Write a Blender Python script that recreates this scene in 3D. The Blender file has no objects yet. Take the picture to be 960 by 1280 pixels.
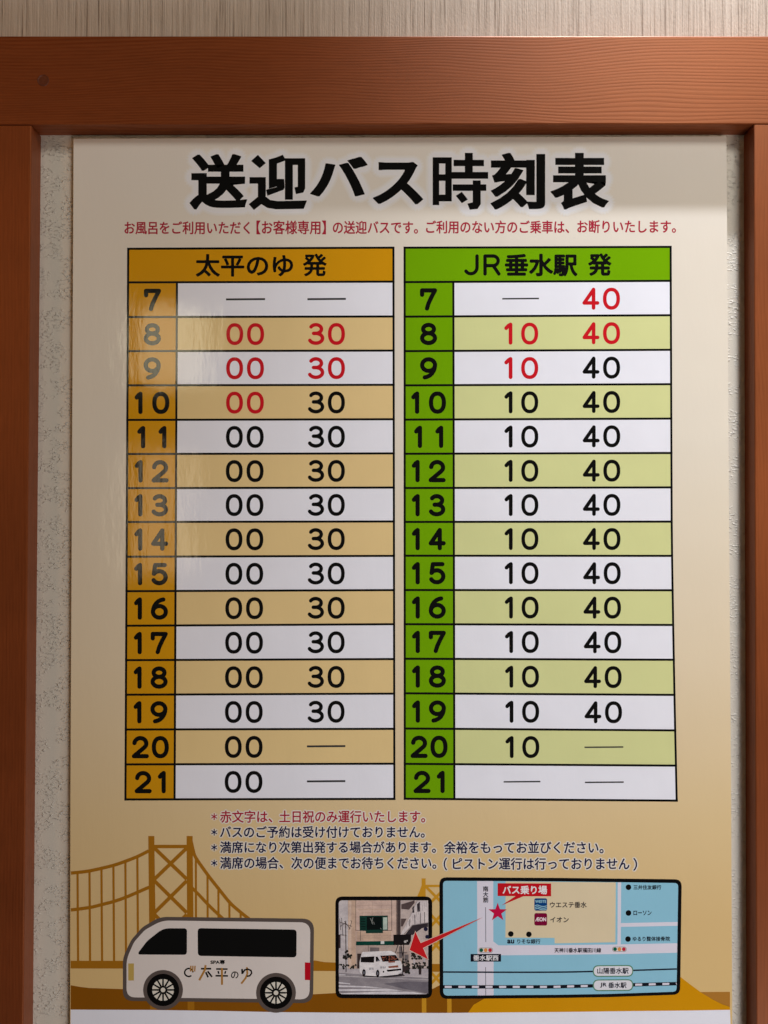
import bpy, bmesh, math, random
from mathutils import Vector
from mathutils.geometry import tessellate_polygon

random.seed(7)
S = bpy.context.scene
COL = S.collection
R = math.radians

# ------------------------------------------------------------------ camera
CAM_D, PITCH, FPX = 0.70, R(0.57), 970.0      # metres from the wall, upward tilt, focal length in photo pixels
cam_data = bpy.data.cameras.new('camera')
cam = bpy.data.objects.new('camera', cam_data)
COL.objects.link(cam)
cam.location = (0, -CAM_D, 0)
cam.rotation_euler = (R(90) + PITCH, 0, 0)
cam_data.sensor_fit = 'VERTICAL'
cam_data.sensor_height = 24.0
cam_data.lens = 24.0 * FPX / 1280.0
cam_data.clip_start, cam_data.clip_end = 0.01, 100
S.camera = cam

# ------------------------------------------------------------------ world and lamps
W = bpy.data.worlds.new('World'); S.world = W; W.use_nodes = True
W.node_tree.nodes['Background'].inputs[0].default_value = (1.0, 0.9, 0.8, 1)
W.node_tree.nodes['Background'].inputs[1].default_value = 0.015

def lamp(name, kind, loc, target, energy, color, **kw):
    d = bpy.data.lights.new(name, kind)
    d.energy = energy; d.color = color
    for k, v in kw.items(): setattr(d, k, v)
    o = bpy.data.objects.new(name, d); COL.objects.link(o)
    o.location = loc
    o.rotation_euler = (Vector(target) - Vector(loc)).to_track_quat('-Z', 'Y').to_euler()
    return o
# ceiling downlight close to the wall, up and to the right: it throws the rail's shadow onto the poster top
lamp('ceiling_downlight', 'SPOT', (0.44, -0.33, 1.88), (0.43, -0.02, -0.15), 284, (0.90, 0.93, 1.0),
     spot_size=R(42), spot_blend=1.0, shadow_soft_size=0.03)
# unseen area lamps added as fill: upper right, right side, below, warm left
lamp('upper_fill', 'AREA', (0.72, -1.10, 1.17), (0.2, 0, 0.1), 9.6, (1.0, 0.97, 0.90), shape='RECTANGLE', size=0.36, size_y=0.36)
lamp('side_fill', 'AREA', (0.74, -0.60, 0.10), (0.2, 0, 0), 1.5, (1.0, 0.82, 0.62), shape='RECTANGLE', size=0.26, size_y=0.5)  # added fill close on the right, brings a sheen to the right stile
lamp('low_fill', 'AREA', (0.70, -1.00, -1.62), (0.2, 0, -0.1), 13.6, (0.98, 0.93, 0.95), shape='RECTANGLE', size=0.5, size_y=0.5)  # added fill from below, brightens the poster foot
lamp('warm_fill', 'AREA', (-1.20, -0.80, 0.50), (0, 0, 0), 2.0, (1.0, 0.42, 0.10), shape='RECTANGLE', size=0.3, size_y=0.3)  # added fill, warms the left edge of the poster
# bright doorway behind, seen as a broken reflection on the left of the glossy sheet
lamp('doorway_light', 'AREA', (-0.575, -1.40, 0.47), (-0.23, 0, 0.16), 0.58, (1.0, 0.90, 0.62), shape='RECTANGLE', size=0.20, size_y=0.20)
lamp('doorway_light', 'AREA', (-0.605, -1.40, 0.02), (-0.23, 0, 0.0), 0.40, (1.0, 0.84, 0.60), shape='RECTANGLE', size=0.14, size_y=0.34)

S.view_settings.view_transform = 'Standard'
S.view_settings.look = 'None'
S.view_settings.exposure = 0.0
S.view_settings.gamma = 1.0

# ------------------------------------------------------------------ helpers
CT, ST = math.cos(PITCH), math.sin(PITCH)
def P(px, py, h):
    """a point of the photograph (960 x 1280) carried onto the plane h metres in front of the wall"""
    a, b = (px - 480) / FPX, (640 - py) / FPX
    dy, dz = CT - b * ST, ST + b * CT
    t = (CAM_D - h) / dy
    return Vector((a * t, -h, dz * t))

def lin(c):
    c = c / 255.0
    return c / 12.92 if c <= 0.04045 else ((c + 0.055) / 1.055) ** 2.4
def rgb(r, g, b): return (lin(r), lin(g), lin(b), 1)

WPOS = {}
def prop(o, label=None, cat=None, kind=None, group=None):
    if label: o['label'] = label
    if cat: o['category'] = cat
    if kind: o['kind'] = kind
    if group: o['group'] = group
    return o
def empty(name, loc, parent=None):
    o = bpy.data.objects.new(name, None); COL.objects.link(o)
    o.empty_display_size = 0.05
    WPOS[o.name] = Vector(loc)
    o.location = Vector(loc) - (WPOS[parent.name] if parent else Vector())
    o.parent = parent
    return o
def link_mesh(name, verts, faces, mats, parent=None, face_mat=None, origin=None):
    if origin is None:
        lo = [min(v[i] for v in verts) for i in range(3)]; hi = [max(v[i] for v in verts) for i in range(3)]
        origin = Vector([(a + b) / 2 for a, b in zip(lo, hi)])
    me = bpy.data.meshes.new(name)
    me.from_pydata([tuple(Vector(v) - origin) for v in verts], [], faces)
    for m in (mats if isinstance(mats, (list, tuple)) else [mats]): me.materials.append(m)
    if face_mat:
        for p, k in zip(me.polygons, face_mat): p.material_index = k
    me.update()
    o = bpy.data.objects.new(name, me); COL.objects.link(o)
    WPOS[o.name] = origin
    o.location = origin - (WPOS[parent.name] if parent else Vector())
    o.parent = parent
    return o

STEP = 0.000008                                 # one ink layer
def level(n): return 0.0050 + n * STEP
class Ink:
    """collects flat printed shapes (photo pixels) into ONE mesh lying n layers above the sheet"""
    def __init__(s, n): s.h = level(n); s.v = []; s.f = []
    def up(s): s.h += 0.0000003
    def poly(s, pts):
        b = len(s.v)
        vs = [P(x, y, s.h) for x, y in pts]
        s.v += vs
        for t in tessellate_polygon([[Vector((x, -y, 0)) for x, y in pts]]):
            a, c, d = t
            n = (vs[c] - vs[a]).cross(vs[d] - vs[a])
            s.f.append((b + a, b + c, b + d) if n.y < 0 else (b + d, b + c, b + a))
        s.up()
        return s
    def rect(s, x0, y0, x1, y1): return s.poly([(x0, y0), (x1, y0), (x1, y1), (x0, y1)])
    def disk(s, x, y, r, ry=None, n=32):
        ry = ry or r
        return s.poly([(x + r * math.cos(i * 2 * math.pi / n), y + ry * math.sin(i * 2 * math.pi / n)) for i in range(n)])
    def stroke(s, pts, w, cap=True, closed=False):
        """a pen stroke of width w along pts with round ends"""
        r = w / 2
        n = len(pts)
        nor = []
        for i in range(n):
            if closed: a, c = pts[i - 1], pts[(i + 1) % n]
            else: a, c = pts[max(i - 1, 0)], pts[min(i + 1, n - 1)]
            dx, dy = c[0] - a[0], c[1] - a[1]; l = math.hypot(dx, dy) or 1
            nor.append((-dy / l, dx / l))
        L = [(p[0] + q[0] * r, p[1] + q[1] * r) for p, q in zip(pts, nor)]
        Rr = [(p[0] - q[0] * r, p[1] - q[1] * r) for p, q in zip(pts, nor)]
        if closed:
            b = len(s.v)
            for a, c in zip(L, Rr): s.v += [P(a[0], a[1], s.h), P(c[0], c[1], s.h)]
            for i in range(n):
                j = (i + 1) % n
                s.f.append((b + 2 * i, b + 2 * i + 1, b + 2 * j + 1, b + 2 * j))
            s.up(); return s
        if cap:
            def arc(c, q, sgn):
                a0 = math.atan2(q[1] * sgn, q[0] * sgn)
                return [(c[0] + r * math.cos(a0 - math.pi * k / 8), c[1] + r * math.sin(a0 - math.pi * k / 8)) for k in range(1, 8)]
            ring = L + arc(pts[-1], nor[-1], 1) + Rr[::-1] + arc(pts[0], nor[0], -1)
        else: ring = L + Rr[::-1]
        return s.poly(ring)
    def lines(s, pts, w, cap=True):
        for a, b in zip(pts, pts[1:]): s.stroke([a, b], w, cap)
        return s
    def rrect(s, q, r, n=6):
        """rounded quadrilateral q = TL, TR, BR, BL"""
        return s.poly(rounded(q, r, n))
    def text(s, txt, x0, y0, x1, y1, bold=0.0, copies=8):
        off = bold[2] if isinstance(bold, tuple) else 0.0
        mx, my = (bold[0], bold[1]) if isinstance(bold, tuple) else (bold, bold)
        for dx, dy in ring_offsets(bold, copies):
            V, F, (bx0, by0, bx1, by1) = glyphs(txt, off)
            kx = (x1 - x0 - 2 * mx) / (bx1 - bx0); ky = (y1 - y0 - 2 * my) / (by1 - by0)
            b = len(s.v)
            s.v += [P(x0 + mx + dx + (vx - bx0) * kx, y1 - my + dy - (vy - by0) * ky, s.h) for vx, vy in V]
            s.f += [tuple(b + i for i in f) for f in F]
            s.up()
        return s
    def grow(s, txt, x0, y0, x1, y1, bold, out, copies=12):
        """the same lettering swollen by out pixels (printed glow behind it)"""
        t = bold + out
        for dx, dy in ring_offsets(t, copies):
            V, F, (bx0, by0, bx1, by1) = glyphs(txt)
            kx = (x1 - x0 - 2 * bold) / (bx1 - bx0); ky = (y1 - y0 - 2 * bold) / (by1 - by0)
            b = len(s.v)
            s.v += [P(x0 + bold + dx + (vx - bx0) * kx, y1 - bold + dy - (vy - by0) * ky, s.h) for vx, vy in V]
            s.f += [tuple(b + i for i in f) for f in F]
            s.h += 0.0000002
        return s
    def build(s, name, mat, parent, label=None):
        o = link_mesh(name, s.v, s.f, mat, parent)
        if label: o['label'] = label
        return o

def ring_offsets(r, n):
    if isinstance(r, tuple):                     # square-cornered growth for heavy gothic lettering
        ax, ay, extra = r
        sq = [(-1, -1), (-.5, -1), (0, -1), (.5, -1), (1, -1), (1, -.5), (1, 0), (1, .5), (1, 1), (.5, 1), (0, 1), (-.5, 1), (-1, 1), (-1, .5), (-1, 0), (-1, -.5), (0, 0)]
        return [(a * ax, b * ay) for a, b in sq]
    if r <= 0: return [(0, 0)]
    o = [(r * math.cos(i * 2 * math.pi / n), r * math.sin(i * 2 * math.pi / n)) for i in range(n)]
    if r > 3: o += [(r * .5 * math.cos(i * 2 * math.pi / 6), r * .5 * math.sin(i * 2 * math.pi / 6)) for i in range(6)]
    return o + [(0, 0)]
def rounded(q, r, n=6):
    out = []
    m = len(q)
    for i in range(m):
        rr = r[i] if isinstance(r, (list, tuple)) else r
        p0, p, p1 = Vector(q[i - 1]), Vector(q[i]), Vector(q[(i + 1) % m])
        a = p + (p0 - p).normalized() * rr; c = p + (p1 - p).normalized() * rr
        for k in range(n + 1):
            t = k / n
            v = a * (1 - t) ** 2 + p * 2 * t * (1 - t) + c * t * t
            out.append((v.x, v.y))
    return out
_G = {}
def glyphs(txt, off=0.0):
    key = (txt, off)
    if key not in _G:
        cu = bpy.data.curves.new('lettering', 'FONT')
        cu.body = txt; cu.resolution_u = 4; cu.offset = off; cu.fill_mode = 'FRONT'
        ob = bpy.data.objects.new('lettering', cu); COL.objects.link(ob)
        dg = bpy.context.evaluated_depsgraph_get()
        me = bpy.data.meshes.new_from_object(ob.evaluated_get(dg))
        V = [(v.co.x, v.co.y) for v in me.vertices]
        F = []
        for p in me.polygons:
            f = list(p.vertices)
            F.append(f if p.normal.z >= 0 else f[::-1])
        bpy.data.objects.remove(ob); bpy.data.curves.remove(cu); bpy.data.meshes.remove(me)
        xs, ys = [v[0] for v in V], [v[1] for v in V]
        _G[key] = (V, F, (min(xs), min(ys), max(xs), max(ys)))
    return _G[key]

# ------------------------------------------------------------------ materials
class NT:
    def __init__(s, name):
        s.m = bpy.data.materials.new(name); s.m.use_nodes = True
        s.t = s.m.node_tree; s.b = s.t.nodes['Principled BSDF']
    def n(s, kind, **kw):
        x = s.t.nodes.new(kind)
        for k, v in kw.items(): setattr(x, k, v)
        return x
    def l(s, a, b): s.t.links.new(a, b)
    def coords(s, scale, rot=(0, 0, 0)):
        g = s.n('ShaderNodeNewGeometry')
        mp = s.n('ShaderNodeMapping'); mp.inputs['Scale'].default_value = scale; mp.inputs['Rotation'].default_value = rot
        s.l(g.outputs['Position'], mp.inputs['Vector'])
        return mp.outputs[0]
    def noise(s, vec, scale=1, detail=3, rough=0.5, dist=0):
        x = s.n('ShaderNodeTexNoise'); x.inputs['Scale'].default_value = scale
        x.inputs['Detail'].default_value = detail; x.inputs['Roughness'].default_value = rough
        x.inputs['Distortion'].default_value = dist
        s.l(vec, x.inputs['Vector']); return x.outputs['Fac']
    def ramp(s, fac, stops, interp='LINEAR'):
        x = s.n('ShaderNodeValToRGB'); e = x.color_ramp.elements; x.color_ramp.interpolation = interp
        e[0].position, e[0].color = stops[0]; e[1].position, e[1].color = stops[-1]
        for p, c in stops[1:-1]:
            k = e.new(p); k.color = c
        s.l(fac, x.inputs[0]); return x.outputs[0]
    def bump(s, height, dist, prev=None, strength=1.0):
        x = s.n('ShaderNodeBump'); x.inputs['Distance'].default_value = dist; x.inputs['Strength'].default_value = strength
        s.l(height, x.inputs['Height'])
        if prev: s.l(prev, x.inputs['Normal'])
        return x.outputs[0]
    def math(s, op, a, b=None):
        x = s.n('ShaderNodeMath', operation=op)
        for i, v in enumerate((a, b)):
            if v is None: continue
            if isinstance(v, (int, float)): x.inputs[i].default_value = v
            else: s.l(v, x.inputs[i])
        return x.outputs[0]
    def mixc(s, fac, a, b, mode='MIX'):
        x = s.n('ShaderNodeMix', data_type='RGBA', blend_type=mode)
        for i, v in ((0, fac), (6, a), (7, b)):
            if isinstance(v, (int, float, tuple)): x.inputs[i].default_value = v
            else: s.l(v, x.inputs[i])
        return x.outputs[2]

def gloss(k):
    """the laminated sheet: shallow buckles and fine ripples in the film"""
    k.b.inputs['Roughness'].default_value = 0.09
    k.b.inputs['IOR'].default_value = 1.5
    big = k.noise(k.coords((9, 1, 6)), 1, 2)
    n1 = k.bump(big, 0.0011)
    mid = k.noise(k.coords((70, 1, 22), (0, R(8), 0)), 1, 3, .6)
    n2 = k.bump(mid, 0.00018, n1)
    fine = k.noise(k.coords((420, 1, 130), (0, R(14), 0)), 1, 3, .6)
    n3 = k.bump(fine, 0.00004, n2)
    k.l(n3, k.b.inputs['Normal'])
_INK = {}
def ink(r, g, b):
    key = (r, g, b)
    if key not in _INK:
        k = NT('printed_ink')
        v = k.noise(k.coords((30, 30, 30)), 1, 2)
        c = k.ramp(v, [(0.3, tuple(x * .97 for x in rgb(*key)[:3]) + (1,)), (0.7, rgb(*key))])
        k.l(c, k.b.inputs['Base Color']); gloss(k)
        _INK[key] = k.m
    return _INK[key]

_PH = {}
def photo_ink(r, g, b):
    """ink of the small street photograph: mottled the way a photo of walls, trees and asphalt is"""
    key = (r, g, b)
    if key not in _PH:
        k = NT('photo_ink')
        n1 = k.noise(k.coords((900, 900, 900)), 1, 4, .7); n2 = k.noise(k.coords((130, 130, 210)), 1, 2)
        c = k.mixc(1.0, rgb(*key), k.ramp(n1, [(.28, (.86, .85, .86, 1)), (.72, (1.1, 1.1, 1.1, 1))]), 'MULTIPLY')
        c = k.mixc(1.0, c, k.ramp(n2, [(.3, (.86, .85, .86, 1)), (.7, (1.1, 1.1, 1.08, 1))]), 'MULTIPLY')
        k.l(c, k.b.inputs['Base Color']); gloss(k)
        _PH[key] = k.m
    return _PH[key]

# printed paper: near white at the head running to tan at the foot (part of the design)
k = NT('printed_sheet')
g = k.n('ShaderNodeNewGeometry'); sx = k.n('ShaderNodeSeparateXYZ'); k.l(g.outputs['Position'], sx.inputs[0])
ztop, zbot = P(480, 172, .005).z, P(480, 1264, .005).z
fac = k.n('ShaderNodeMapRange'); fac.inputs[1].default_value = ztop; fac.inputs[2].default_value = zbot
k.l(sx.outputs['Z'], fac.inputs[0])
c = k.ramp(fac.outputs[0], [(0, rgb(226, 221, 214)), (0.13, rgb(227, 220, 208)), (0.35, rgb(229, 222, 208)), (0.6, rgb(228, 213, 185)),
                            (0.78, rgb(224, 200, 154)), (0.9, rgb(221, 191, 136)), (1.0, rgb(222, 191, 132))])
k.l(c, k.b.inputs['Base Color']); gloss(k)
M_SHEET = k.m

def wood(name, vertical):
    k = NT(name)
    # thin growth lines running along the board, bowed gently
    along, across = ((2.2, 2.2, 1) if not vertical else (1, 2.2, 2.2)), None
    if vertical: low = k.noise(k.coords((5, 3, 1.2)), 1, 2)
    else: low = k.noise(k.coords((2.6, 3, 8)), 1, 2)
    g = k.n('ShaderNodeNewGeometry'); sp = k.n('ShaderNodeSeparateXYZ'); k.l(g.outputs['Position'], sp.inputs[0])
    ax = sp.outputs['X' if vertical else 'Z']
    yy = k.math('MULTIPLY', sp.outputs['Y'], 0.6)
    d = k.math('ADD', k.math('ADD', ax, yy), k.math('MULTIPLY', low, 0.06))
    ph = k.math('MULTIPLY', d, 2 * math.pi / 0.0029)
    w = k.math('ADD', k.math('MULTIPLY', k.math('SINE', ph), 0.5), 0.5)
    var = k.noise(k.coords((4, 3, 110) if not vertical else (110, 3, 4)), 1, 3)
    fib = k.noise(k.coords((40, 300, 900) if not vertical else (900, 300, 40)), 1, 3, .6)
    grain = k.math('MULTIPLY', k.math('POWER', w, 1.6), k.math('MULTIPLY', var, 1.5 if not vertical else .6))
    c = k.ramp(grain, [(0.0, rgb(120, 63, 34)), (0.30, rgb(113, 57, 30)), (0.85, rgb(100, 42, 17))])
    c = k.mixc(0.35, c, k.ramp(fib, [(0.3, rgb(98, 42, 17)), (0.7, rgb(138, 67, 32))]))
    blot = k.noise(k.coords((5, 5, 14)), 1, 3)
    c = k.mixc(1.0, c, k.ramp(blot, [(0.3, (.86, .84, .82, 1)), (0.7, (1.06, 1.04, 1.0, 1))]), 'MULTIPLY')
    k.l(c, k.b.inputs['Base Color'])
    k.b.inputs['Roughness'].default_value = 0.46
    k.b.inputs['Specular IOR Level'].default_value = 1.0
    k.b.inputs['Specular Tint'].default_value = (1.0, .40, .17, 1)
    n = k.bump(grain, -0.00006)
    n = k.bump(fib, 0.00005, n)
    k.l(n, k.b.inputs['Normal'])
    return k.m
k = NT('plug_end_grain')
k.l(k.ramp(k.noise(k.coords((500, 500, 500)), 1, 3), [(.3, rgb(84, 38, 18)), (.7, rgb(104, 50, 24))]), k.b.inputs['Base Color']); k.b.inputs['Roughness'].default_value = .45
M_PLUG = k.m
M_RAIL, M_STILE = wood('rail_wood', False), wood('stile_wood', True)

k = NT('striped_wallpaper')
a = k.noise(k.coords((760, 60, 12)), 1, 4, .65)
b = k.noise(k.coords((150, 60, 4)), 1, 2)
s_ = k.noise(k.coords((700, 700, 320)), 1, 3)
v = k.math('ADD', k.math('MULTIPLY', a, .85), k.math('MULTIPLY', b, .15))
c = k.ramp(v, [(0.34, rgb(132, 114, 99)), (0.44, rgb(188, 171, 156)), (0.7, rgb(212, 197, 183))])
k.l(c, k.b.inputs['Base Color']); k.b.inputs['Roughness'].default_value = 0.8
n = k.bump(v, 0.0010); n = k.bump(s_, 0.0003, n); k.l(n, k.b.inputs['Normal'])
M_WALL = k.m

k = NT('stucco_wallpaper')
dash = k.noise(k.coords((300, 100, 560), (0, R(-24), 0)), 1, 2, .5, .2)
patch = k.noise(k.coords((55, 55, 70)), 1, 2)
grain = k.noise(k.coords((1500, 1500, 1500)), 1, 2)
hgt = k.math('MULTIPLY', k.ramp(dash, [(0.52, (0, 0, 0, 1)), (0.72, (1, 1, 1, 1))]), k.ramp(patch, [(0.43, (0, 0, 0, 1)), (0.53, (1, 1, 1, 1))]))
n = k.bump(hgt, 0.0010); n = k.bump(grain, 0.0001, n); k.l(n, k.b.inputs['Normal'])
k.l(k.ramp(grain, [(0.3, rgb(206, 199, 186)), (0.7, rgb(221, 213, 200))]), k.b.inputs['Base Color'])
k.b.inputs['Roughness'].default_value = 0.62
M_STUCCO = k.m

# ------------------------------------------------------------------ wall and wooden frame
def box_from_quad(name, quad, yback, mat, parent, bevel=0.0, seg=2):
    """quad: four world points on the front face (TL, TR, BR, BL), pushed back to y = yback"""
    vs = [Vector(q) for q in quad] + [Vector((q[0], yback, q[2])) for q in quad]
    fs = [(3, 2, 1, 0), (4, 5, 6, 7), (0, 1, 5, 4), (1, 2, 6, 5), (2, 3, 7, 6), (3, 0, 4, 7)]
    o = link_mesh(name, vs, fs, mat, parent)
    bm = bmesh.new(); bm.from_mesh(o.data)
    bmesh.ops.recalc_face_normals(bm, faces=bm.faces)
    if bevel:
        bmesh.ops.bevel(bm, geom=bm.edges[:], offset=bevel, segments=seg, affect='EDGES', profile=0.5)
    bm.to_mesh(o.data); bm.free()
    return o
wall = link_mesh('wall', [(-3, .004, -1.3), (3, .004, -1.3), (3, .004, 1.5), (-3, .004, 1.5)], [(0, 1, 2, 3)], M_WALL)
prop(wall, kind='structure')

D = 0.0195                                       # how far the frame stands out
frame = empty('wooden_frame', (0, 0, -0.85))
prop(frame, 'reddish brown wooden frame of wide boards around the bus timetable poster', 'frame')
def Fp(x, y): return P(x, y, D)
zt, zb = Fp(480, 45).z, Fp(480, 155).z
q = [Vector((-.80, -D, zt)), Vector((.80, -D, zt)), Vector((.80, -D, Fp(960, 154.6).z)), Vector((-.80, -D, Fp(0, 155.8).z))]
box_from_quad('top_rail', q, .0035, M_RAIL, frame, .0009)
JT = 0.00025                                     # hairline of the butt joint
lt, lb = Fp(39, 155.8), Fp(29.5, 1290)
q = [Vector((lt.x - .085, -D + .0003, lt.z - JT)), Vector((lt.x, -D + .0003, lt.z - JT)), Vector((lb.x - .0025, -D + .0003, -.85)), Vector((lb.x - .0875, -D + .0003, -.85))]
box_from_quad('stile', q, .0035, M_STILE, frame, .0009)
rt, rb = Fp(942.6, 154.6), Fp(944.2, 1290)
q = [Vector((rt.x, -D + .0003, rt.z - JT)), Vector((rt.x + .085, -D + .0003, rt.z - JT)), Vector((rb.x + .0855, -D + .0003, -.85)), Vector((rb.x + .0005, -D + .0003, -.85))]
box_from_quad('stile', q, .0035, M_STILE, frame, .0009)
q = [Vector((lb.x - .004, 0, zb + .03)), Vector((rb.x + .006, 0, zb + .03)), Vector((rb.x + .006, 0, -.84)), Vector((lb.x - .004, 0, -.84))]
box_from_quad('backing_panel', q, .0033, M_STUCCO, frame)
# round wooden plug over a screw, sunk a hair into the rail
c0 = Fp(54, 100.5); bm = bmesh.new()
prof = [(.0052, -.004), (.0052, .0001), (.0050, .0004), (.0045, .0004), (.0042, .0001), (.0030, .00005)]   # radius, height over the rail
rings = [[bm.verts.new((c0.x + rr * math.cos(a * math.pi / 20), -D - hh, c0.z + rr * math.sin(a * math.pi / 20))) for a in range(40)] for rr, hh in prof]
for A, B in zip(rings, rings[1:]):
    for i in range(40): bm.faces.new((A[i], A[(i + 1) % 40], B[(i + 1) % 40], B[i]))
bm.faces.new(rings[-1])
bmesh.ops.recalc_face_normals(bm, faces=bm.faces)
vs = [v.co.copy() for v in bm.verts]; bm.verts.index_update()
fs = [tuple(v.index for v in f.verts) for f in bm.faces]; bm.free()
link_mesh('screw_plug', vs, fs, M_PLUG, frame)

# ------------------------------------------------------------------ poster
H0 = level(0)
poster = empty('poster', P(480, 1330, H0))
prop(poster, 'glossy Japanese shuttle bus timetable poster with gold and green tables inside the wooden frame', 'poster')
edge = [(92, 173.5), (908, 170.5), (911, 600), (914, 1000), (915.5, 1335), (87.5, 1335), (88, 1000), (90, 600)]
vs = [P(x, y, H0) for x, y in edge]; nb = len(vs)
vs += [Vector((v.x, v.y + .0003, v.z)) for v in vs]
tri = tessellate_polygon([[Vector((x, -y, 0)) for x, y in edge]])
fs = []
for a, b, c in tri:
    n = (vs[b] - vs[a]).cross(vs[c] - vs[a])
    f = (a, b, c) if n.y < 0 else (c, b, a)
    fs += [f, tuple(i + nb for i in f[::-1])]
fs += [(i, (i + 1) % nb, (i + 1) % nb + nb, i + nb) for i in range(nb)]
link_mesh('paper_sheet', vs, fs, M_SHEET, poster)

BLACK = ink(18, 18, 18); WHITE = ink(240, 243, 255); RED = ink(205, 28, 40); WINE = ink(170, 40, 62)
NAVY = ink(26, 30, 70); GOLD = ink(214, 154, 20); GREEN = ink(116, 172, 8); TAN = ink(233, 207, 150); LIME = ink(217, 222, 160)

# ---- title with its printed glow
title = [('送', 237, 192.5, 309, 262), ('迎', 311, 193.5, 384.5, 261.5), ('バ', 387.5, 196, 459.5, 245.5), ('ス', 466, 202.5, 529, 255.5),
         ('時', 541, 191, 609.5, 262), ('刻', 613, 191, 681.5, 262), ('表', 688, 191, 761, 262)]
for lv, out, col in ((1, 9.0, ink(229, 226, 221)), (2, 7.4, ink(231, 230, 229)), (3, 5.6, ink(232, 233, 238))):
    m = Ink(lv)
    for t in title: m.grow(*t, 2.7, out, 18)
    m.build('title_glow', col, poster)
m = Ink(5)
for t in title:
    if t[0] not in '迎時': m.text(*t, (1.2, .35, .024))
def T1(*pts): m.poly([(220 + x / 3.43, 180 + y / 3.43) for x, y in pts])
def T2(*pts): m.poly([(500 + x / 3.43, 180 + y / 3.43) for x, y in pts])
T1((351, 46), (385, 82), (359, 104), (322, 73))                                   # 迎
T1((315, 142), (385, 142), (385, 226), (404, 240), (436, 245), (562, 242), (548, 278), (430, 280), (392, 274), (366, 258), (334, 283), (312, 258), (351, 226), (351, 170), (315, 170))
T1((458, 46), (472, 70), (433, 84), (433, 182), (398, 192), (398, 66), (428, 58))
T1((386, 196), (432, 184), (432, 150), (464, 150), (466, 186), (462, 196), (392, 222))
T1((470, 61), (554, 61), (554, 190), (546, 208), (514, 215), (508, 186), (522, 183), (522, 90), (501, 90), (501, 239), (467, 239), (467, 61))
T2((140, 57), (168, 57), (168, 262), (140, 262)); T2((194, 57), (222, 57), (222, 246), (194, 246))        # 時
T2((167, 57), (195, 57), (195, 84), (167, 84)); T2((167, 130), (195, 130), (195, 158), (167, 158)); T2((167, 217), (195, 217), (195, 246), (167, 246))
T2((230, 68), (360, 68), (360, 95), (230, 95)); T2((278, 38), (312, 38), (312, 124), (278, 124)); T2((222, 120), (378, 120), (378, 149), (222, 149)); T2((226, 173), (370, 173), (370, 201), (226, 201))
T2((312, 156), (346, 156), (346, 258), (333, 278), (299, 282), (289, 256), (312, 250)); T2((239, 222), (265, 205), (291, 238), (265, 254))
m.build('title_lettering', BLACK, poster)
# ---- red line under it
m = Ink(2)
for t in (('お風呂をご利用いただく', 155.5, 276.5, 312.5, 293), ('【お客様専用】', 320.5, 275.5, 407.5, 293), ('の送迎バスです。', 416, 276, 522.5, 292.5),
          ('ご利用のない方のご乗車は、', 532.5, 275.5, 711.5, 292), ('お断りいたします。', 721.5, 275, 845, 291.5)):
    m.text(*t, .35, 6)
m.build('subtitle_lettering', WINE, poster)

# ---- numerals drawn as pen strokes
def ell(cx, cy, rx, ry, a0=0, a1=360, n=28, e=2.0):
    out = []
    for i in range(n + 1):
        a = R(a0 + (a1 - a0) * i / n); c, s = math.cos(a), math.sin(a)
        out.append((cx + rx * math.copysign(abs(c) ** (2 / e), c), cy + ry * math.copysign(abs(s) ** (2 / e), s)))
    return out
def digit(ch):
    """(strokes, closed flags) in a 0..1 box, y up"""
    if ch == '0': return [(ell(.5, .5, .5, .5, e=2.25)[:-1], True)]
    if ch == '1': return [([(.0, .80), (.5, .93), (1, 1)], False), ([(1, 1), (1, 0)], False)]
    if ch == '2': return [(ell(.5, .70, .46, .30, 175, -25, 20) + [(.80, .48), (.03, .02)], False), ([(.0, .0), (1, .0)], False)]
    if ch == '3': return [(ell(.47, .765, .42, .235, 150, -90, 18), False), (ell(.47, .265, .50, .265, 90, -155, 20), False), ([(.30, .53), (.5, .53)], False)]
    if ch == '4': return [([(.70, 1), (.0, .27)], False), ([(.0, .27), (1, .27)], False), ([(.70, 1), (.70, 0)], False)]
    if ch == '5': return [([(.90, 1), (.16, 1)], False), ([(.16, 1), (.07, .52)], False), (ell(.47, .33, .50, .33, 145, -150, 24), False)]
    if ch == '6': return [(ell(.5, .32, .5, .32)[:-1], True), ([(.80, 1), (.62, .97), (.42, .90), (.24, .79), (.10, .63), (.03, .48), (.0, .32)], False)]
    if ch == '7': return [([(.0, 1), (1, 1)], False), ([(.0, 1), (.0, .76)], False), ([(1, 1), (.72, .62), (.50, .28), (.38, 0)], False)]
    if ch == '8': return [(ell(.5, .77, .42, .23)[:-1], True), (ell(.5, .27, .5, .27)[:-1], True)]
    if ch == '9': return [(ell(.5, .68, .5, .32)[:-1], True), ([(.20, 0), (.38, .03), (.58, .10), (.76, .21), (.90, .37), (.97, .52), (1, .68)], False)]
def put_digit(m, ch, x0, y0, x1, y1, w):
    r = w / 2
    for pts, closed in digit(ch):
        m.stroke([(x0 + r + u * (x1 - x0 - w), y1 - r - v * (y1 - y0 - w)) for u, v in pts], w, True, closed)

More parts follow.
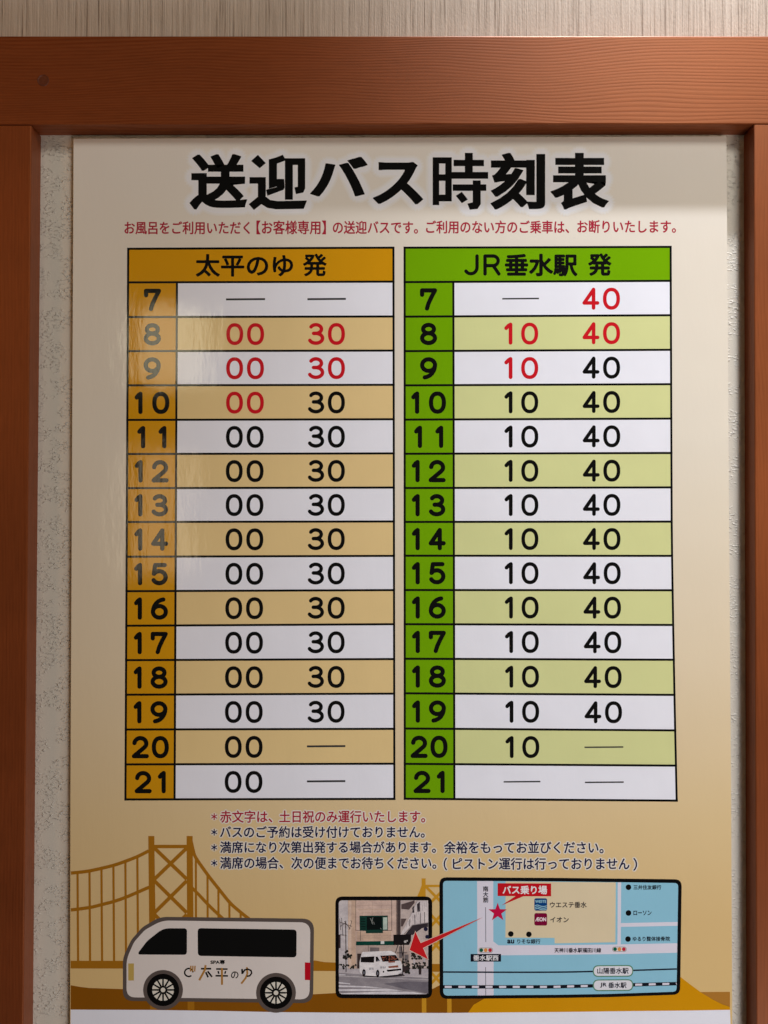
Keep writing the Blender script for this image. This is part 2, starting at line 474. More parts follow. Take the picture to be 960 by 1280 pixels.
# ---- the two timetables
def lerp(a, b, t): return a + (b - a) * t
def timetable(label, yl, yr, xL, xD, xR, colour, band, header, rows, hour_box, colx, dash_w):
    """xL, xD, xR: outer left, divider and outer right as functions of y"""
    def yat(i, x):
        y = yl[i]; return lerp(yl[i], yr[i], (x - xL(y)) / (xR(y) - xL(y)))
    def quad(i, fa, fb):
        ya, yb = yl[i], yl[i + 1]
        return [(fa(ya), yat(i, fa(ya))), (fb(ya), yat(i, fb(ya))), (fb(yb), yat(i + 1, fb(yb))), (fa(yb), yat(i + 1, fa(yb)))]
    grid = Ink(5)
    for i in range(17):
        grid.stroke([(xL(yl[i]) - 1.4, yl[i]), (xR(yr[i]) + 1.4, yr[i])], 2.7, False)
    for f, i0 in ((xL, 0), (xD, 1), (xR, 0)):
        grid.stroke([(f(yl[i]), yat(i, f(yl[i]))) for i in range(i0, 17)], 2.7, False)
    t = grid.build('timetable', BLACK, poster, label)
    Ink(2).poly(quad(0, xL, xR)).build('header_band', colour, t)
    m = Ink(4); header(m); m.build('header_lettering', BLACK, t)
    hc = Ink(2)
    hc.poly([(xL(y), y) for y in yl[1:]] + [(xD(y), yat(16 - j, xD(y))) for j, y in enumerate(yl[:0:-1])])
    hc.build('hour_column', colour, t)
    for j in range(15):
        i = j + 1
        Ink(2).poly(quad(i, xD, xR)).build('row_band', band if j % 2 else WHITE, t)
        cyl = (yat(i, xD(yl[i])) + yat(i + 1, xD(yl[i]))) / 2 + .4
        hour = str(j + 7); m = Ink(4)
        w, one, hh = 21.5, 10.0, 28.0
        adv = {'1': one}
        gap = {'10': 12, '11': 16.5, '20': 3.4, '21': 7.6}.get(hour, 11.0)
        ws = [adv.get(c, w) for c in hour]
        tot = sum(ws) + gap * (len(hour) - 1)
        x = (xL(yl[i]) + xD(yl[i])) / 2 - tot / 2 + hour_box
        for c, cw in zip(hour, ws):
            put_digit(m, c, x, cyl - hh / 2, x + cw, cyl + hh / 2, 5.4); x += cw + gap
        m.build('hour_numeral', BLACK, t)
        for kcol, (txt, red) in enumerate(rows[j]):
            c0, c1 = colx[kcol]
            y = yl[i]; sh = (xL(y) - xL(yl[1])) * (1 - kcol * .5) * .8 + (xR(y) - xR(yl[1])) * (.25 + .3 * kcol)
            cy = (yat(i, c0) + yat(i + 1, c0)) / 2 + .3
            m = Ink(4)
            if txt == '-':
                m.stroke([(c0 + sh - .5, cy - .4), (c1 + sh + 1, cy - .8)], dash_w, False)
                m.build('dash', ink(60, 60, 62), t)
                continue
            if txt[0] == '1':
                put_digit(m, '1', c0 + 2 + sh, cy - 13.8, c0 + 12.2 + sh, cy + 13.8, 4.75)
            else:
                put_digit(m, txt[0], c0 + sh, cy - 13.8, c0 + 21.2 + sh, cy + 13.8, 4.55)
            put_digit(m, txt[1], c1 - 21.4 + sh, cy - 13.8, c1 + sh, cy + 13.8, 4.55)
            m.build('departure_time', RED if red else BLACK, t)

K = lambda s: [(x[1:], True) if x[0] == '!' else (x, False) for x in s.split()]
rowsA = [K('- -'), K('!00 !30'), K('!00 !30'), K('!00 30')] + [K('00 30')] * 9 + [K('00 -'), K('00 -')]
rowsB = [K('- !40'), K('!10 !40'), K('!10 40')] + [K('10 40')] * 10 + [K('10 -'), K('- -')]
ylA = [311, 353, 396.3, 438.9, 481.7, 524.9, 567.5, 610.2, 652.5, 695.9, 739, 782.2, 825.2, 868.4, 911.9, 955.5, 999.3]
yrA = [309.6, 352, 395.6, 438.2, 481, 524, 566.7, 609.4, 651.8, 694.8, 737.6, 780.2, 823.8, 867, 911, 954.6, 998.6]
ylB = [309.6, 352.6, 395.8, 438.9, 481.7, 524.5, 567.2, 610, 652.4, 694.6, 737.5, 780.2, 823.4, 866.6, 910.6, 954.8, 998.4]
yrB = [308.6, 351, 394, 437.2, 480.2, 523.2, 566.2, 609.2, 652, 694.8, 737.8, 781.2, 824.7, 868.6, 913, 957, 1000.8]
def jr(m):
    m.stroke([(596.3, 320)] + [(596.3, 333)] + [(588.6 + 7.7 * math.cos(a), 334 + 8.2 * math.sin(a)) for a in (0, .3, .6, .9, 1.2, 1.57, 1.9, 2.2, 2.5)], 4.3)
    m.stroke([(606.3, 320.2), (606.3, 342.4)], 4.3)
    m.stroke([(606.3, 320)] + [(616.5 + 6.2 * math.cos(a), 326 + 6.0 * math.sin(a)) for a in [-1.57 + i * .2 for i in range(16)] + [1.57]] + [(606.3, 332)], 4.3)
    m.stroke([(616.5, 332), (623.6, 342.4)], 4.3)
    m.text('垂水駅', 631, 317, 722, 345.5, 1.0, 8); m.text('発', 735, 316.5, 764.5, 345, 1.0, 8)
def gold_head(m):
    m.text('太平のゆ', 244.5, 317.5, 366.5, 346, .75, 8); m.text('発', 378.5, 317, 408.5, 345.5, .75, 8)
timetable('gold headed timetable on the left side of the poster', ylA, yrA,
          lambda y: lerp(160.3, 156.8, (y - 310) / 690), lambda y: lerp(221.4, 218.2, (y - 310) / 690), lambda y: lerp(491.8, 493, (y - 310) / 690),
          GOLD, TAN, gold_head, rowsA, 0.0, [(283, 330.3), (384.8, 431.3)], 2.4)
def xRB(y):
    return 838.3 + 1.3 * (y - 310) / 340 + max(0, (y - 650) / 350) ** 1.3 * 5.0
timetable('green headed timetable on the right side of the poster', ylB, yrB,
          lambda y: lerp(505.8, 506, (y - 310) / 690), lambda y: lerp(566.6, 568, (y - 310) / 690), xRB,
          GREEN, LIME, jr, rowsB, -.6, [(628.3, 672.7), (728, 775)], 1.8)

# ---- four notes with a thin white glow
notes = [(WINE, [('＊', 264, 1016.5, 271.5, 1025), ('赤文字は、', 275, 1013, 340.5, 1028.5), ('土日祝のみ運行いたします。', 349, 1013, 531.5, 1028.5)]),
         (NAVY, [('＊', 264, 1036, 271.5, 1044.5), ('バスのご予約は受け付けておりません。', 275, 1032.5, 531, 1047.5)]),
         (NAVY, [('＊', 264, 1055, 271.5, 1063.5), ('満席になり次第出発する場合があります。', 275, 1051.5, 545, 1066.5), ('余裕をもってお並びください。', 555, 1051.5, 754.5, 1067)]),
         (NAVY, [('＊', 264, 1074.5, 271.5, 1083), ('満席の場合、', 275, 1071, 354, 1086.3), ('次の便までお待ちください。', 364, 1071, 545.5, 1086.5),
                 ('（', 554.5, 1072, 559, 1088), ('ピストン運行は行っておりません', 566, 1072, 787, 1087.3), ('）', 791.5, 1072.5, 796.5, 1088.5)])]
for col, parts in notes:
    m = Ink(4)
    for p in parts: m.text(*p, .32, 6)
    o = m.build('note_lettering', col, poster)
    m = Ink(3)
    for p in parts: m.grow(*p, .32, 1.5, 8)
    m.build('lettering_glow', ink(230, 224, 214), o)

# ---- bridge and shore silhouettes along the foot
BR, BR2 = ink(168, 112, 26), ink(206, 150, 40)
SHORE, HILL = ink(140, 86, 14), ink(214, 150, 12)
foot = [(912.5, 1262.3), (860, 1263.2), (780, 1264), (700, 1265), (550, 1266.2), (450, 1266), (350, 1265.2), (270, 1263.6), (190, 1262.4), (88.3, 1262)]
Ink(1).poly([(88.3, 1231.5), (100, 1233.6), (112, 1235), (153, 1236.4), (240, 1239), (320, 1243), (360, 1244), (393, 1242.8), (419, 1241.3), (480, 1239.5), (541, 1236),
             (560, 1226), (600, 1220), (700, 1216), (800, 1220), (860, 1232), (876, 1240.2), (912.5, 1240)] + foot).build('shore', SHORE, poster)
Ink(2).poly([(585, 1266), (592, 1256), (606, 1248), (640, 1236), (700, 1222), (780, 1216), (830, 1215), (851, 1221.5), (862, 1230), (877, 1241), (892, 1250), (903, 1255.5), (912.5, 1258.6),
             (912.5, 1262.3), (860, 1263.2), (780, 1264), (700, 1265)]).build('hill', HILL, poster)
Ink(3).poly([(877, 1241), (876, 1240), (912.5, 1239.8), (912.5, 1258.4), (903, 1255.3), (892, 1249.8)]).build('shore', ink(178, 124, 52), poster, 'pale brown shore at the right corner')
Ink(4).poly([(87.9, 1335)] + foot[::-1] + [(915.3, 1335)]).build('bottom_strip', WHITE, poster)

def smooth(pts, n=6):
    out = []
    for i in range(len(pts) - 1):
        p0, p1, p2, p3 = pts[max(i - 1, 0)], pts[i], pts[i + 1], pts[min(i + 2, len(pts) - 1)]
        for j in range(n):
            t = j / n
            out.append(tuple(.5 * (2 * p1[a] + (p2[a] - p0[a]) * t + (2 * p0[a] - 5 * p1[a] + 4 * p2[a] - p3[a]) * t * t + (3 * p1[a] - p0[a] - 3 * p2[a] + p3[a]) * t ** 3) for a in (0, 1)))
    return out + [pts[-1]]
m = Ink(3)
m.poly([(185.3, 1045), (192.9, 1045), (196, 1262), (187.5, 1262)])
m.poly([(233.2, 1045), (240.8, 1045), (243, 1262.5), (234.5, 1262.5)])
br = m.build('bridge_print', BR, poster, 'brown suspension bridge silhouette behind the printed van')
m = Ink(3); m.h += STEP * .2
m.rect(192.5, 1056, 233.5, 1060.3)
for ya, yb in ((1060, 1099), (1101, 1141), (1143, 1184)):
    m.stroke([(193, ya), (233.5, yb)], 4.6, False); m.stroke([(233.5, ya), (193, yb)], 4.6, False)
m.build('tower_bracing', BR, br)
m = Ink(3); m.h += STEP * .4
m.stroke(smooth([(88.6, 1091.3), (97, 1090.6), (111, 1088.8), (126, 1085.6), (141, 1081.9), (156, 1076.9), (172, 1070.6), (186, 1063.6)]), 4.2, False)
m.stroke(smooth([(88.6, 1137.5), (112, 1134.4), (127, 1130.8), (142, 1126.9), (156.5, 1121.9), (172, 1115.3), (186.5, 1109)]), 4.2, False)
m.stroke(smooth([(239, 1052), (241.5, 1063), (245, 1072.5), (259.7, 1093.6), (273.8, 1111.6), (287.8, 1128.8), (301, 1140.5), (313, 1150)]), 4.2, False)
m.stroke(smooth([(240, 1109.8), (248.8, 1118.6), (261.3, 1131.9), (275, 1145), (285, 1154)]), 4.0, False)
m.build('cable', BR, br)
hangers = [(97 + 14.95 * q - .1, 97.6 + 15 * q, yt, 2.8) for q, yt in enumerate((1091, 1089, 1086, 1082, 1077, 1071))]
hangers += [(x, x + .3, yt, 2.7) for x, yt in ((244.8, 1074), (259.4, 1094), (273, 1112), (286.7, 1129), (300.8, 1141))]
for xa, xb, yt, w in hangers:
    m = Ink(3); m.h += STEP * .65
    m.stroke([(xa, yt), (xb, 1203)], w, False).build('hanger', BR, br)
m = Ink(3); m.h += STEP * .85
m.poly([(88.3, 1201), (160, 1201), (380, 1202), (394, 1200.6), (405, 1202.6), (425, 1203.5), (551, 1205), (551, 1214.7), (394, 1213.6), (160, 1210.7), (88.3, 1210.6)])
m.build('deck', BR, br)
m = Ink(4)
m.poly([(527, 1098), (532, 1098), (533, 1266), (527.3, 1266)]); m.poly([(558, 1098), (563, 1098), (564.5, 1266), (559, 1266)])
br = m.build('bridge_print', BR2, poster, 'ochre bridge tower silhouette between the street photo and the map')
m = Ink(4); m.h += STEP * .2
m.rect(531.5, 1106, 558.5, 1108.8)
for ya, yb in ((1108, 1134.5), (1136, 1165), (1167, 1196), (1208, 1237)):
    m.stroke([(532, ya), (558.5, yb)], 3.4, False); m.stroke([(558.5, ya), (532, yb)], 3.4, False)
m.build('tower_bracing', BR2, br)
m = Ink(4); m.h += STEP * .4
m.poly([(527.2, 1106), (531, 1104), (531, 1135), (512, 1150), (519, 1126), (524, 1115)])
m.build('cable', BR2, br)

# ---- printed van
GREY = ink(94, 84, 80); VANW = ink(226, 218, 214); SPOKE = ink(226, 222, 210)
outer = rounded([(200, 1146), (392.6, 1148.4), (391.4, 1253.9), (153.6, 1251), (153.6, 1197), (164, 1175), (178, 1159)], [10, 15, 15, 13, 8, 4, 4], 8)
inner = rounded([(202.5, 1150.6), (388, 1153), (386.9, 1249.3), (158.2, 1246.6), (158.2, 1199), (167.6, 1177.5), (181, 1162.5)], [10, 13, 12, 11, 8, 4, 4], 8)
van = Ink(6).poly(outer).build('van_print', GREY, poster, 'printed white van seen from the side')
Ink(7).poly(inner).build('body', VANW, van)
Ink(8).poly(rounded([(204, 1160.3), (233.8, 1160.4), (233.6, 1193.5), (171, 1193.2), (184, 1176)], [8, 4, 4, 5, 5])).build('window', BLACK, van)
Ink(8).rrect([(247, 1160.2), (370.8, 1162), (370.6, 1196.8), (247.3, 1194.8)], 4.5).build('window', BLACK, van)
for wx, wy in ((203.8, 1237.4), (345, 1241)):
    Ink(8).disk(wx, wy, 24.9, n=48).build('wheel_arch', GREY, van)
    Ink(9).disk(wx, wy, 20.2, n=48).build('tyre', ink(14, 13, 13), van)
    m = Ink(10)
    for i in range(12):
        a0 = R(i * 30 + 15); m.poly([(wx + rr * math.cos(a), wy + rr * math.sin(a)) for rr, a in
            [(5.2, a0 - .04)] + [(13.6, a0 - .19 + .38 * j / 5) for j in range(6)] + [(5.2, a0 + .04)]])
    m.disk(wx, wy, 2.9, n=20); m.build('wheel_spokes', SPOKE, van)
Ink(8).rect(160.3, 1204.3, 167.4, 1225.7).build('headlight', ink(196, 168, 92), van)
Ink(8).poly([(381, 1203), (388, 1203.2), (387.8, 1225.2), (381, 1225)]).build('tail_light', ink(190, 18, 36), van)
m = Ink(8); m.text('SPA専', 263, 1199.8, 281.3, 1205.4, .3, 6)
m.stroke(ell(236, 1215.6, 5.2, 5.0, -10, -300, 24), 1.9)
m.stroke([(251.2, 1210.9), (264, 1210.9)], 2.2, False); m.stroke([(257.2, 1215.2), (260.2, 1221.6)], 2.2, False); m.stroke([(259.5, 1214), (265, 1221.2)], 2.2, False)
m.stroke([(270.2, 1211.2), (284.4, 1211.4)], 2.1, False); m.stroke([(269.4, 1219.7), (285, 1219.9)], 2.1, False)
m.stroke([(272.6, 1213.8), (273.6, 1217.2)], 2.0, False); m.stroke([(282, 1213.8), (281, 1217.2)], 2.0, False)
m.lines(smooth([(293.8, 1215.2), (293.2, 1219), (291.8, 1221.8), (290, 1221.4), (289.4, 1219), (290.8, 1216), (293.6, 1214.9), (296.4, 1215.9), (297.5, 1218.6), (296.8, 1221), (295, 1222.4)], 3), 1.3)
m.stroke([(302.6, 1211.2), (302.8, 1217.4)], 2.2, False); m.stroke([(302.8, 1217), (306, 1212.4), (310, 1211.4), (313.8, 1213.2), (314.6, 1216.6), (312, 1219.8), (308.4, 1220.4)], 2.1, False)
m.build('body_lettering', BLACK, van)
m = Ink(9)
for x in (238.6, 241.2, 243.8): m.stroke([(x, 1207.2), (x - .5, 1214.4)], 1.7, False)
m.stroke([(257, 1206.4), (256.2, 1212), (249, 1225.4)], 2.6, False)
m.stroke([(277.4, 1210), (277.5, 1231)], 2.6, False)
m.stroke([(308.6, 1209), (309.2, 1217), (307, 1222.6), (301.6, 1229.6)], 2.3, False)
m.build('body_lettering', ink(176, 126, 58), van)

# ---- small street photograph in a black rounded border
def Q(x, y): return (410 + x / 6.857, 1110 + y / 6.857)
def QP(m, *pts): return m.poly([Q(*p) for p in pts])
ph = Ink(7).rrect([(419.2, 1120.6), (540.3, 1120.6), (540.2, 1247.9), (419.4, 1247.7)], 9).build('street_photo', ink(16, 14, 14), poster, 'square street photo of a white van in a black rounded border')
rr = rounded([(423.4, 1125.4), (535.4, 1125.4), (535.2, 1243), (423.8, 1242.8)], 5)
Ink(8).poly(rr).build('sky_print', photo_ink(206, 200, 204), ph)
m = Ink(9); QP(m, (172, 106), (590, 106), (590, 690), (172, 690)); m.build('building_print', photo_ink(214, 188, 176), ph)
m = Ink(10); QP(m, (172, 106), (238, 106), (238, 690), (172, 690)); QP(m, (245, 372), (540, 372), (540, 452), (245, 452)); QP(m, (250, 180), (540, 180), (540, 186), (250, 186)); m.build('building_panel', photo_ink(208, 180, 160), ph)
m = Ink(11)
for a, b in (((238, 106), (238, 366)), ((546, 106), (546, 366)), ((238, 364), (548, 364)), ((278, 370), (278, 452)), ((345, 492), (345, 545)), ((586, 106), (586, 400))):
    m.stroke([Q(*a), Q(*b)], .55, False)
m.build('building_edge', photo_ink(84, 70, 66), ph)
m = Ink(10); QP(m, (240, 494), (700, 494), (700, 692), (240, 692)); m.build('shop_front', photo_ink(190, 172, 164), ph)
m = Ink(11); QP(m, (250, 562), (286, 562), (286, 690), (250, 690)); QP(m, (92, 400), (108, 400), (108, 515), (92, 515)); m.build('doorway', photo_ink(66, 54, 54), ph)
m = Ink(11)
for yy in (150, 214, 300, 410, 430): m.stroke([Q(248, yy), Q(540, yy - 2)], .3, False)
for xx in (300, 380, 460): m.stroke([Q(xx, 112), Q(xx, 232)], .25, False)
m.build('wall_seam', photo_ink(184, 156, 142), ph)
m = Ink(11)
QP(m, (360, 510), (440, 510), (440, 545), (360, 545)); QP(m, (610, 500), (636, 500), (636, 600), (610, 600)); QP(m, (655, 570), (690, 570), (690, 640), (655, 640))
m.build('shop_window', photo_ink(120, 112, 114), ph)
m = Ink(11); QP(m, (176, 112), (200, 112), (200, 690), (176, 690)); m.build('corner_pier', photo_ink(222, 198, 182), ph)
m = Ink(12); QP(m, (270, 238), (513, 236), (513, 364), (471, 366), (471, 386), (325, 388), (325, 368), (272, 366)); m.build('window', photo_ink(24, 62, 54), ph)
m = Ink(13); QP(m, (332, 246), (462, 246), (462, 356), (332, 360))
for yy in (262, 284, 306, 328, 348): QP(m, (280, yy), (320, yy), (320, yy + 6), (280, yy + 6))
m.build('window_opening', photo_ink(16, 24, 24), ph)
m = Ink(14); QP(m, (472, 252), (508, 251), (508, 356), (472, 357)); m.build('window_pane', photo_ink(190, 208, 198), ph)
m = Ink(14); m.stroke([Q(365, 262), Q(385, 310)], 1.0); m.stroke([Q(384, 255), Q(376, 300)], .8); m.stroke([Q(450, 345), Q(456, 352)], .8); m.stroke([Q(390, 290), Q(400, 312)], .6); m.build('window_reflection', photo_ink(130, 136, 134), ph)
m = Ink(12); QP(m, (240, 458), (565, 454), (565, 490), (240, 492)); m.build('awning', photo_ink(16, 68, 58), ph)
m = Ink(13); QP(m, (452, 456), (482, 455), (482, 480), (452, 481)); m.build('awning_sign', photo_ink(216, 222, 222), ph)
m = Ink(9); QP(m, (590, 106), (858, 106), (858, 692), (590, 692)); m.build('building_print', photo_ink(200, 186, 182), ph)
m = Ink(10); QP(m, (590, 106), (622, 106), (622, 420), (590, 420)); QP(m, (628, 140), (742, 106), (742, 128), (694, 186), (628, 180)); QP(m, (625, 262), (674, 262), (640, 330), (625, 330)); m.build('shaded_recess', photo_ink(92, 78, 78), ph)
m = Ink(11); QP(m, (618, 404), (668, 316), (716, 214), (762, 112), (856, 108), (858, 300), (722, 322), (648, 398)); m.build('stair_wall', photo_ink(220, 212, 214), ph)
m = Ink(12); QP(m, (662, 398), (724, 320), (858, 300), (858, 332), (806, 344), (726, 402)); QP(m, (762, 140), (788, 116), (788, 202), (766, 204)); QP(m, (722, 170), (738, 150), (740, 210), (724, 214)); m.build('stair_shade', photo_ink(58, 52, 58), ph)
m = Ink(12)
for x0, y0, x1, y1 in ((604, 108, 604, 398), (614, 108, 616, 398), (745, 230, 745, 310), (792, 215, 792, 305), (700, 270, 700, 330), (828, 205, 828, 300)): m.stroke([Q(x0, y0), Q(x1, y1)], .7, False)
m.build('drain_pipe', photo_ink(66, 58, 60), ph)
m = Ink(12); QP(m, (560, 400), (712, 398), (712, 452), (694, 488), (562, 490)); m.build('sign_board', photo_ink(30, 26, 28), ph)
m = Ink(13); m.stroke([Q(600, 490), Q(576, 560)], .9, False); m.stroke([Q(625, 490), Q(648, 620)], 1.1, False); m.stroke([Q(648, 490), Q(640, 740)], 1.1, False); m.stroke([Q(590, 556), Q(680, 556)], .8, False)
m.build('sign_post', photo_ink(50, 42, 44), ph)
m = Ink(13); m.disk(*Q(662, 460), 1.6); m.disk(*Q(678, 452), 1.0); m.build('sign_lamp', photo_ink(200, 198, 196), ph)
m = Ink(13); m.disk(*Q(838, 352), 2.6); m.disk(*Q(850, 418), 2.4); m.build('round_sign', photo_ink(36, 36, 62), ph)
m = Ink(9); QP(m, (92, 690), (859, 690), (859, 760), (92, 735)); m.h = level(13); m.build('pavement', photo_ink(190, 184, 190), ph)
m = Ink(14); m.poly([Q(93, 726), Q(300, 742), Q(859, 770), Q(859, 880), (534.6, 1240), (531, 1242.9), (428, 1242.7), (424.4, 1240)]); m.build('road', photo_ink(150, 145, 152), ph)
m = Ink(15); QP(m, (470, 820), (700, 800), (859, 806), (859, 905), (660, 866)); m.build('road', photo_ink(116, 112, 122), ph)
m = Ink(16)
for s in (((93, 806), (190, 818), (190, 826), (93, 818)), ((93, 834), (330, 842), (470, 856), (330, 854), (93, 848)), ((93, 868), (500, 862), (640, 880), (430, 884), (93, 882)), ((110, 902), (520, 886), (720, 890), (838, 908), (600, 912), (116, 910)), ((93, 740), (150, 742), (150, 748), (93, 748))):
    QP(m, *s)
m.build('crossing_stripe', photo_ink(226, 224, 232), ph)
m = Ink(14)
for i in range(26):
    a, b = random.uniform(-1, 1), random.uniform(-1, 1)
    if a * a + b * b < 1: m.disk(*Q(166 + a * 36, 580 + b * 42), random.uniform(.9, 1.9), n=9)
for i in range(34):
    m.disk(*Q(random.uniform(712, 800), random.uniform(560, 612)), random.uniform(.7, 1.5), n=9)
for i in range(40):
    m.disk(*Q(random.uniform(632, 700), random.uniform(610, 730)), random.uniform(.6, 1.5), n=9)
for i in range(30):
    m.disk(*Q(random.uniform(720, 858), random.uniform(640, 690)), random.uniform(.7, 1.6), n=9)
for i in range(20):
    m.disk(*Q(random.uniform(96, 240), random.uniform(655, 690)), random.uniform(.7, 1.4), n=9)
m.build('shrub_print', photo_ink(40, 42, 38), ph)
m = Ink(15)
m.stroke([Q(152, 280), Q(155, 720)], 1.0, False)
for a, b in (((116, 255), (128, 410)), ((98, 290), (205, 330)), ((205, 282), (180, 360)), ((98, 400), (160, 405)), ((140, 285), (190, 350)), ((104, 330), (150, 300)), ((100, 262), (108, 360)), ((192, 280), (206, 284))):
    m.stroke([Q(*a), Q(*b)], .55, False)
m.disk(*Q(788, 672), 1.9); QP(m, (776, 680), (802, 680), (800, 742), (778, 742)); QP(m, (636, 668), (696, 668), (694, 716), (640, 722))
m.build('pole_print', photo_ink(58, 48, 50), ph)
m = Ink(15); QP(m, (290, 752), (640, 734), (660, 752), (470, 772), (310, 764)); m.build('van_shadow_print', photo_ink(58, 54, 58), ph)
m = Ink(16); m.poly(rounded([Q(278, 600), Q(292, 548), Q(540, 538), Q(580, 560), Q(606, 614), Q(634, 640), Q(636, 716), Q(600, 742), Q(440, 758), Q(300, 748), Q(271, 724), Q(270, 640)], 1.5)); m.build('van_body', photo_ink(236, 234, 238), ph)
m = Ink(17); QP(m, (282, 592), (398, 586), (394, 640), (280, 636)); QP(m, (408, 588), (424, 588), (446, 626), (410, 632)); QP(m, (448, 580), (580, 574), (612, 622), (468, 632)); QP(m, (500, 702), (626, 690), (630, 704), (512, 718)); m.disk(*Q(308, 726), 2.2, 4.4); m.disk(*Q(426, 732), 2.2, 4.6); m.disk(*Q(476, 718), 1.0, 1.2)
m.build('van_glazing', photo_ink(26, 22, 24), ph)
m = Ink(18)
for i in range(22): m.disk(*Q(random.uniform(462, 590), random.uniform(588, 622)), random.uniform(.5, 1.1), n=8)
QP(m, (516, 672), (600, 662), (604, 680), (520, 686)); QP(m, (516, 628), (575, 626), (575, 638), (518, 640))
m.build('van_trim', photo_ink(150, 88, 70), ph)
m = Ink(18)
for x in (352, 362, 374, 384): m.stroke([Q(x, 682), Q(x + 5, 700)], .8, False)
for x in (454, 464, 478, 490): m.stroke([Q(x, 672), Q(x - 2, 690)], .9, False)
m.disk(*Q(308, 726), .9, 2.0); m.disk(*Q(426, 732), .9, 2.0); m.disk(*Q(432, 622), 1.3, .9)
m.build('van_marking', photo_ink(120, 122, 134), ph)

m = Ink(13)
for q in range(11):
    xx = 672 + q * 17
    m.stroke([Q(xx, 330 - q * 17), Q(xx, 300 - q * 19)], .35, False)
m.stroke([Q(650, 396), Q(722, 318), ], .8, False); m.stroke([Q(722, 318), Q(858, 297)], .8, False); m.stroke([Q(700, 250), Q(764, 112)], .5, False)
m.build('stair_rail', photo_ink(150, 142, 146), ph)
m = Ink(16); QP(m, (93, 752), (859, 786), (859, 790), (93, 757)); m.build('kerb_line', photo_ink(206, 202, 206), ph)
m = Ink(16); QP(m, (730, 610), (745, 606), (748, 664), (732, 666)); QP(m, (816, 600), (832, 600), (832, 640), (816, 640)); m.build('small_sign', photo_ink(196, 190, 196), ph)

# ---- route map in a black rounded border
BLUE = ink(146, 203, 228); ROAD = ink(226, 224, 240)
mp = Ink(8).poly(rounded([(549.3, 1096.6), (700, 1097.4), (852.2, 1099.2), (850.2, 1243.2), (760, 1246.4), (700, 1247.4), (549.6, 1248.6)], [9, 1, 9, 9, 1, 1, 10])).build('route_map', ink(16, 16, 18), poster, 'pale blue street map in a black rounded border')
Ink(9).poly(rounded([(553.8, 1101), (700, 1101.8), (847.8, 1103.8), (845.7, 1239.6), (760, 1242.4), (700, 1243.4), (554.1, 1244.6)], [5, 1, 5, 5, 1, 1, 6])).build('map_ground', BLUE, mp)
m = Ink(10)
m.poly([(596.3, 1101.3), (616.6, 1101.4), (616.6, 1176.8), (623, 1181.7), (700, 1181.3), (770, 1180.6), (846.6, 1179), (846.4, 1190.9), (770, 1192.6), (700, 1193.5), (617, 1194.2), (617, 1244.1), (597, 1244.3)])
m.poly([(772.2, 1102.9), (776.4, 1103), (776, 1181), (771.8, 1181)]); m.poly([(776, 1153.9), (847, 1152.4), (847, 1157.2), (776, 1158.6)])
m.build('road', ROAD, mp)
Ink(11).poly([(632, 1101.8), (769.8, 1103), (769.2, 1177.8), (693.4, 1179.2), (693.2, 1172.4), (631.8, 1172)]).build('city_block', ink(226, 211, 178), mp)
for ya, yb in ((1134, 1177.6), (1209, 1244)): Ink(11).stroke([(607, ya), (607.2, yb)], .8, False).build('centre_line', ink(110, 112, 124), mp)
m = Ink(12); m.stroke(smooth([(554, 1215), (640, 1215.3), (700, 1215.1), (745, 1214.2), (790, 1213), (846, 1211.2)]), 1.9, False); m.build('railway_line', ink(28, 34, 52), mp)
rail = lambda x: 1233.6 if x < 690 else 1233.6 - (x - 690) * .026
Ink(12).stroke([(x, rail(x)) for x in range(554, 847, 12)] + [(846, rail(846))], 4.3, False).build('railway_line', ink(24, 26, 36), mp)
m = Ink(13)
for i in range(18):
    x = 556 + i * 17
    m.stroke([(x, rail(x)), (min(x + 8.6, 845.8), rail(x + 8.6))], 2.7, False)
m.build('railway_dash', ROAD, mp)
for y0, y1, dy in ((1206.2, 1221.2, 0), (1224, 1238.9, 0)):
    Ink(14).rrect([(741, y0 + .4), (791.6, y0), (791.6, y1 - .4), (741, y1)], 7.4).build('station_badge', ink(92, 142, 116), mp)
    Ink(15).rrect([(742.3, y0 + 1.7), (790.3, y0 + 1.3), (790.3, y1 - 1.7), (742.3, y1 - 1.3)], 6.2).build('badge_face', ink(228, 230, 240), mp)
INKB = ink(24, 26, 44)
for t in (('山陽垂水駅', 746.5, 1209.6, 785.8, 1217.4, .2), ('天神川垂水駅福田川線', 693, 1184.8, 751.5, 1190.8, .15),
          ('ウエステ垂水', 687.4, 1127.2, 733.4, 1134.8, .15), ('イオン', 687.6, 1146.2, 711, 1153, .15), ('りそな銀行', 646.6, 1173.8, 675.4, 1179.6, .12),
          ('au', 634, 1174.4, 642.8, 1179.4, .35), ('三井住友銀行', 791.8, 1106.2, 826.6, 1112, .15), ('ローソン', 791.8, 1138.2, 814.5, 1144, .15),
          ('ゆるり整体接骨院', 791, 1170.5, 837.4, 1176.4, .12)):
    Ink(16).text(*t, 5).build('place_lettering', INKB, mp)
m = Ink(16); m.text('JR', 750, 1228.4, 758.4, 1234.6, .25, 5); m.text('垂水駅', 760.4, 1227.8, 783.2, 1235.2, .2, 5); m.build('place_lettering', INKB, mp)
m = Ink(16)
for ch, y in (('南', 1107.7), ('大', 1114.8), ('筋', 1121.6)): m.text(ch, 603.7, y, 610.4, y + 6.6, .15, 5)
m.build('road_lettering', INKB, mp)
for x, y in ((638.5, 1167.4), (661.1, 1167.9), (785.6, 1109), (785.6, 1141.2), (785, 1173.8)): Ink(12).disk(x, y, 3.5, n=24).build('place_dot', BLACK, mp)
Ink(12).poly([(622, 1104), (688.9, 1104.4), (688.9, 1120.4), (654.2, 1120.4), (626.8, 1131.8), (644.4, 1120.2), (622, 1120)]).build('callout', ink(200, 24, 36), mp)
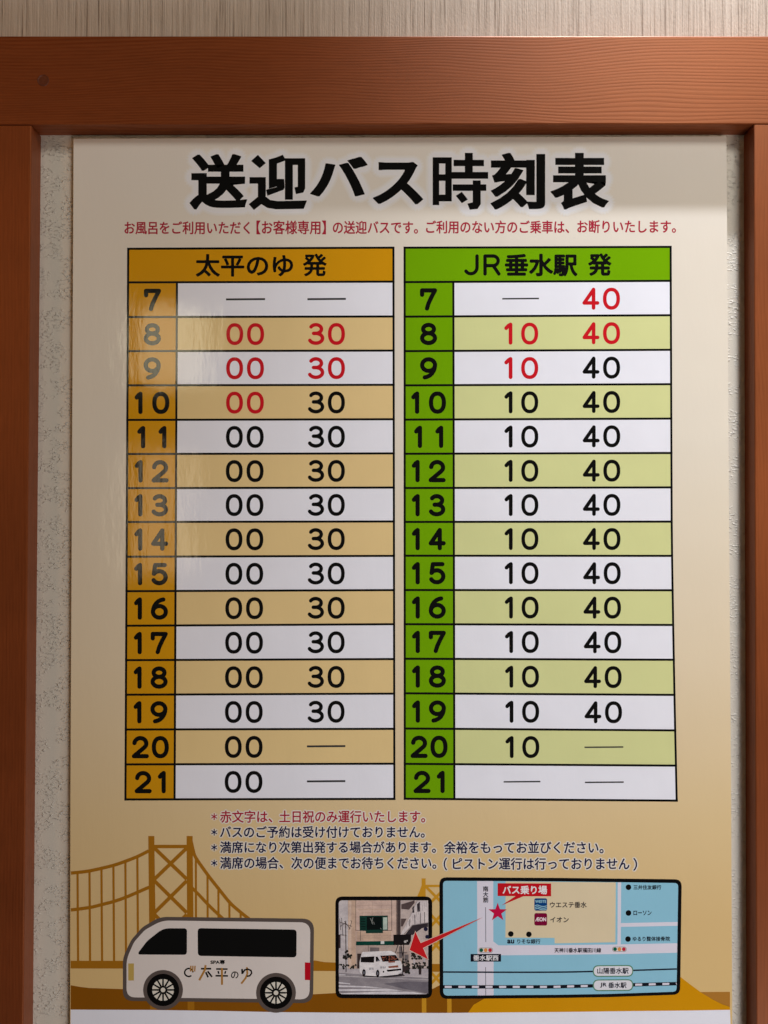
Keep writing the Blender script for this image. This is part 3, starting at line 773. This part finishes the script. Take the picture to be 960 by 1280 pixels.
Ink(13).text('バス乗り場', 628.2, 1107, 684, 1118, .35, 6).build('callout_lettering', ink(238, 236, 240), mp)
cx, cy, r1, r2 = 622.1, 1140.4, 12.1, 4.9
Ink(12).poly([(cx + (r1 if i % 2 == 0 else r2) * math.sin(i * math.pi / 5), cy - (r1 if i % 2 == 0 else r2) * math.cos(i * math.pi / 5)) for i in range(10)]).build('star', ink(200, 22, 72), mp)
lg = Ink(12).rrect([(667.9, 1122.8), (683.9, 1122.9), (683.9, 1138.4), (667.9, 1138.3)], 2.6)
lg.build('shop_badge', ink(16, 66, 128), mp)
m = Ink(13); m.text('WESTE', 669, 1125, 682.8, 1128.6, .12, 5)
for y in (1132.2, 1134.4, 1136.4): m.stroke(smooth([(668.4, y), (672, y - .9), (676, y + .5), (680, y + .9), (683.4, y)]), .9, False)
m.build('badge_marking', ink(156, 208, 224), mp)
Ink(12).rrect([(667.9, 1141.4), (683.9, 1141.5), (683.9, 1157), (667.9, 1156.9)], 2.6).build('shop_badge', ink(126, 14, 56), mp)
Ink(13).text('ÆON', 669, 1146.6, 682.8, 1151.8, .3, 5).build('badge_marking', ink(236, 220, 226), mp)
for x0, y0 in ((598.2, 1184.6), (765.4, 1183.4)):
    Ink(11).rrect([(x0, y0), (x0 + 17.8, y0), (x0 + 17.8, y0 + 6.2), (x0, y0 + 6.2)], 3).build('signal_outline', ink(140, 138, 140), mp)
    Ink(12).rrect([(x0 + .6, y0 + .6), (x0 + 17.2, y0 + .6), (x0 + 17.2, y0 + 5.6), (x0 + .6, y0 + 5.6)], 2.5).build('signal_face', ink(232, 230, 226), mp)
    for i, cc in enumerate((ink(20, 96, 72), ink(226, 152, 84), ink(196, 36, 62))): Ink(13).disk(x0 + 3.4 + i * 5.5, y0 + 3.1, 2.35, n=18).build('signal_lamp', cc, mp)
Ink(12).rect(588.2, 1192.5, 626.3, 1202).build('crossing_plate', ink(20, 24, 38), mp)
Ink(13).text('垂水駅西', 591.6, 1193.8, 623, 1200.8, .2, 5).build('crossing_lettering', ink(234, 234, 240), mp)

# ---- red arrow from the map to the photo
arrow = [(512, 1187.4), (519.2, 1164.6), (525.8, 1178.8), (603.5, 1146.6), (528.8, 1185), (535, 1199.2)]
def swell(pts, d):
    n = len(pts); out = []
    for i in range(n):
        p0, p, p1 = Vector(pts[i - 1]), Vector(pts[i]), Vector(pts[(i + 1) % n])
        a, b = (p - p0).normalized(), (p1 - p).normalized()
        na, nb = Vector((a.y, -a.x)), Vector((b.y, -b.x))
        v = (na + nb); v = v / max(.45, v.dot(na))
        out.append((p.x + v.x * d, p.y + v.y * d))
    return out
ar = Ink(20).poly(swell(arrow, .8)).build('arrow', ink(236, 210, 196), poster)
ar['label'] = 'red arrow from the map to the street photo'
Ink(21).poly(arrow).build('arrow_face', ink(206, 34, 40), ar)
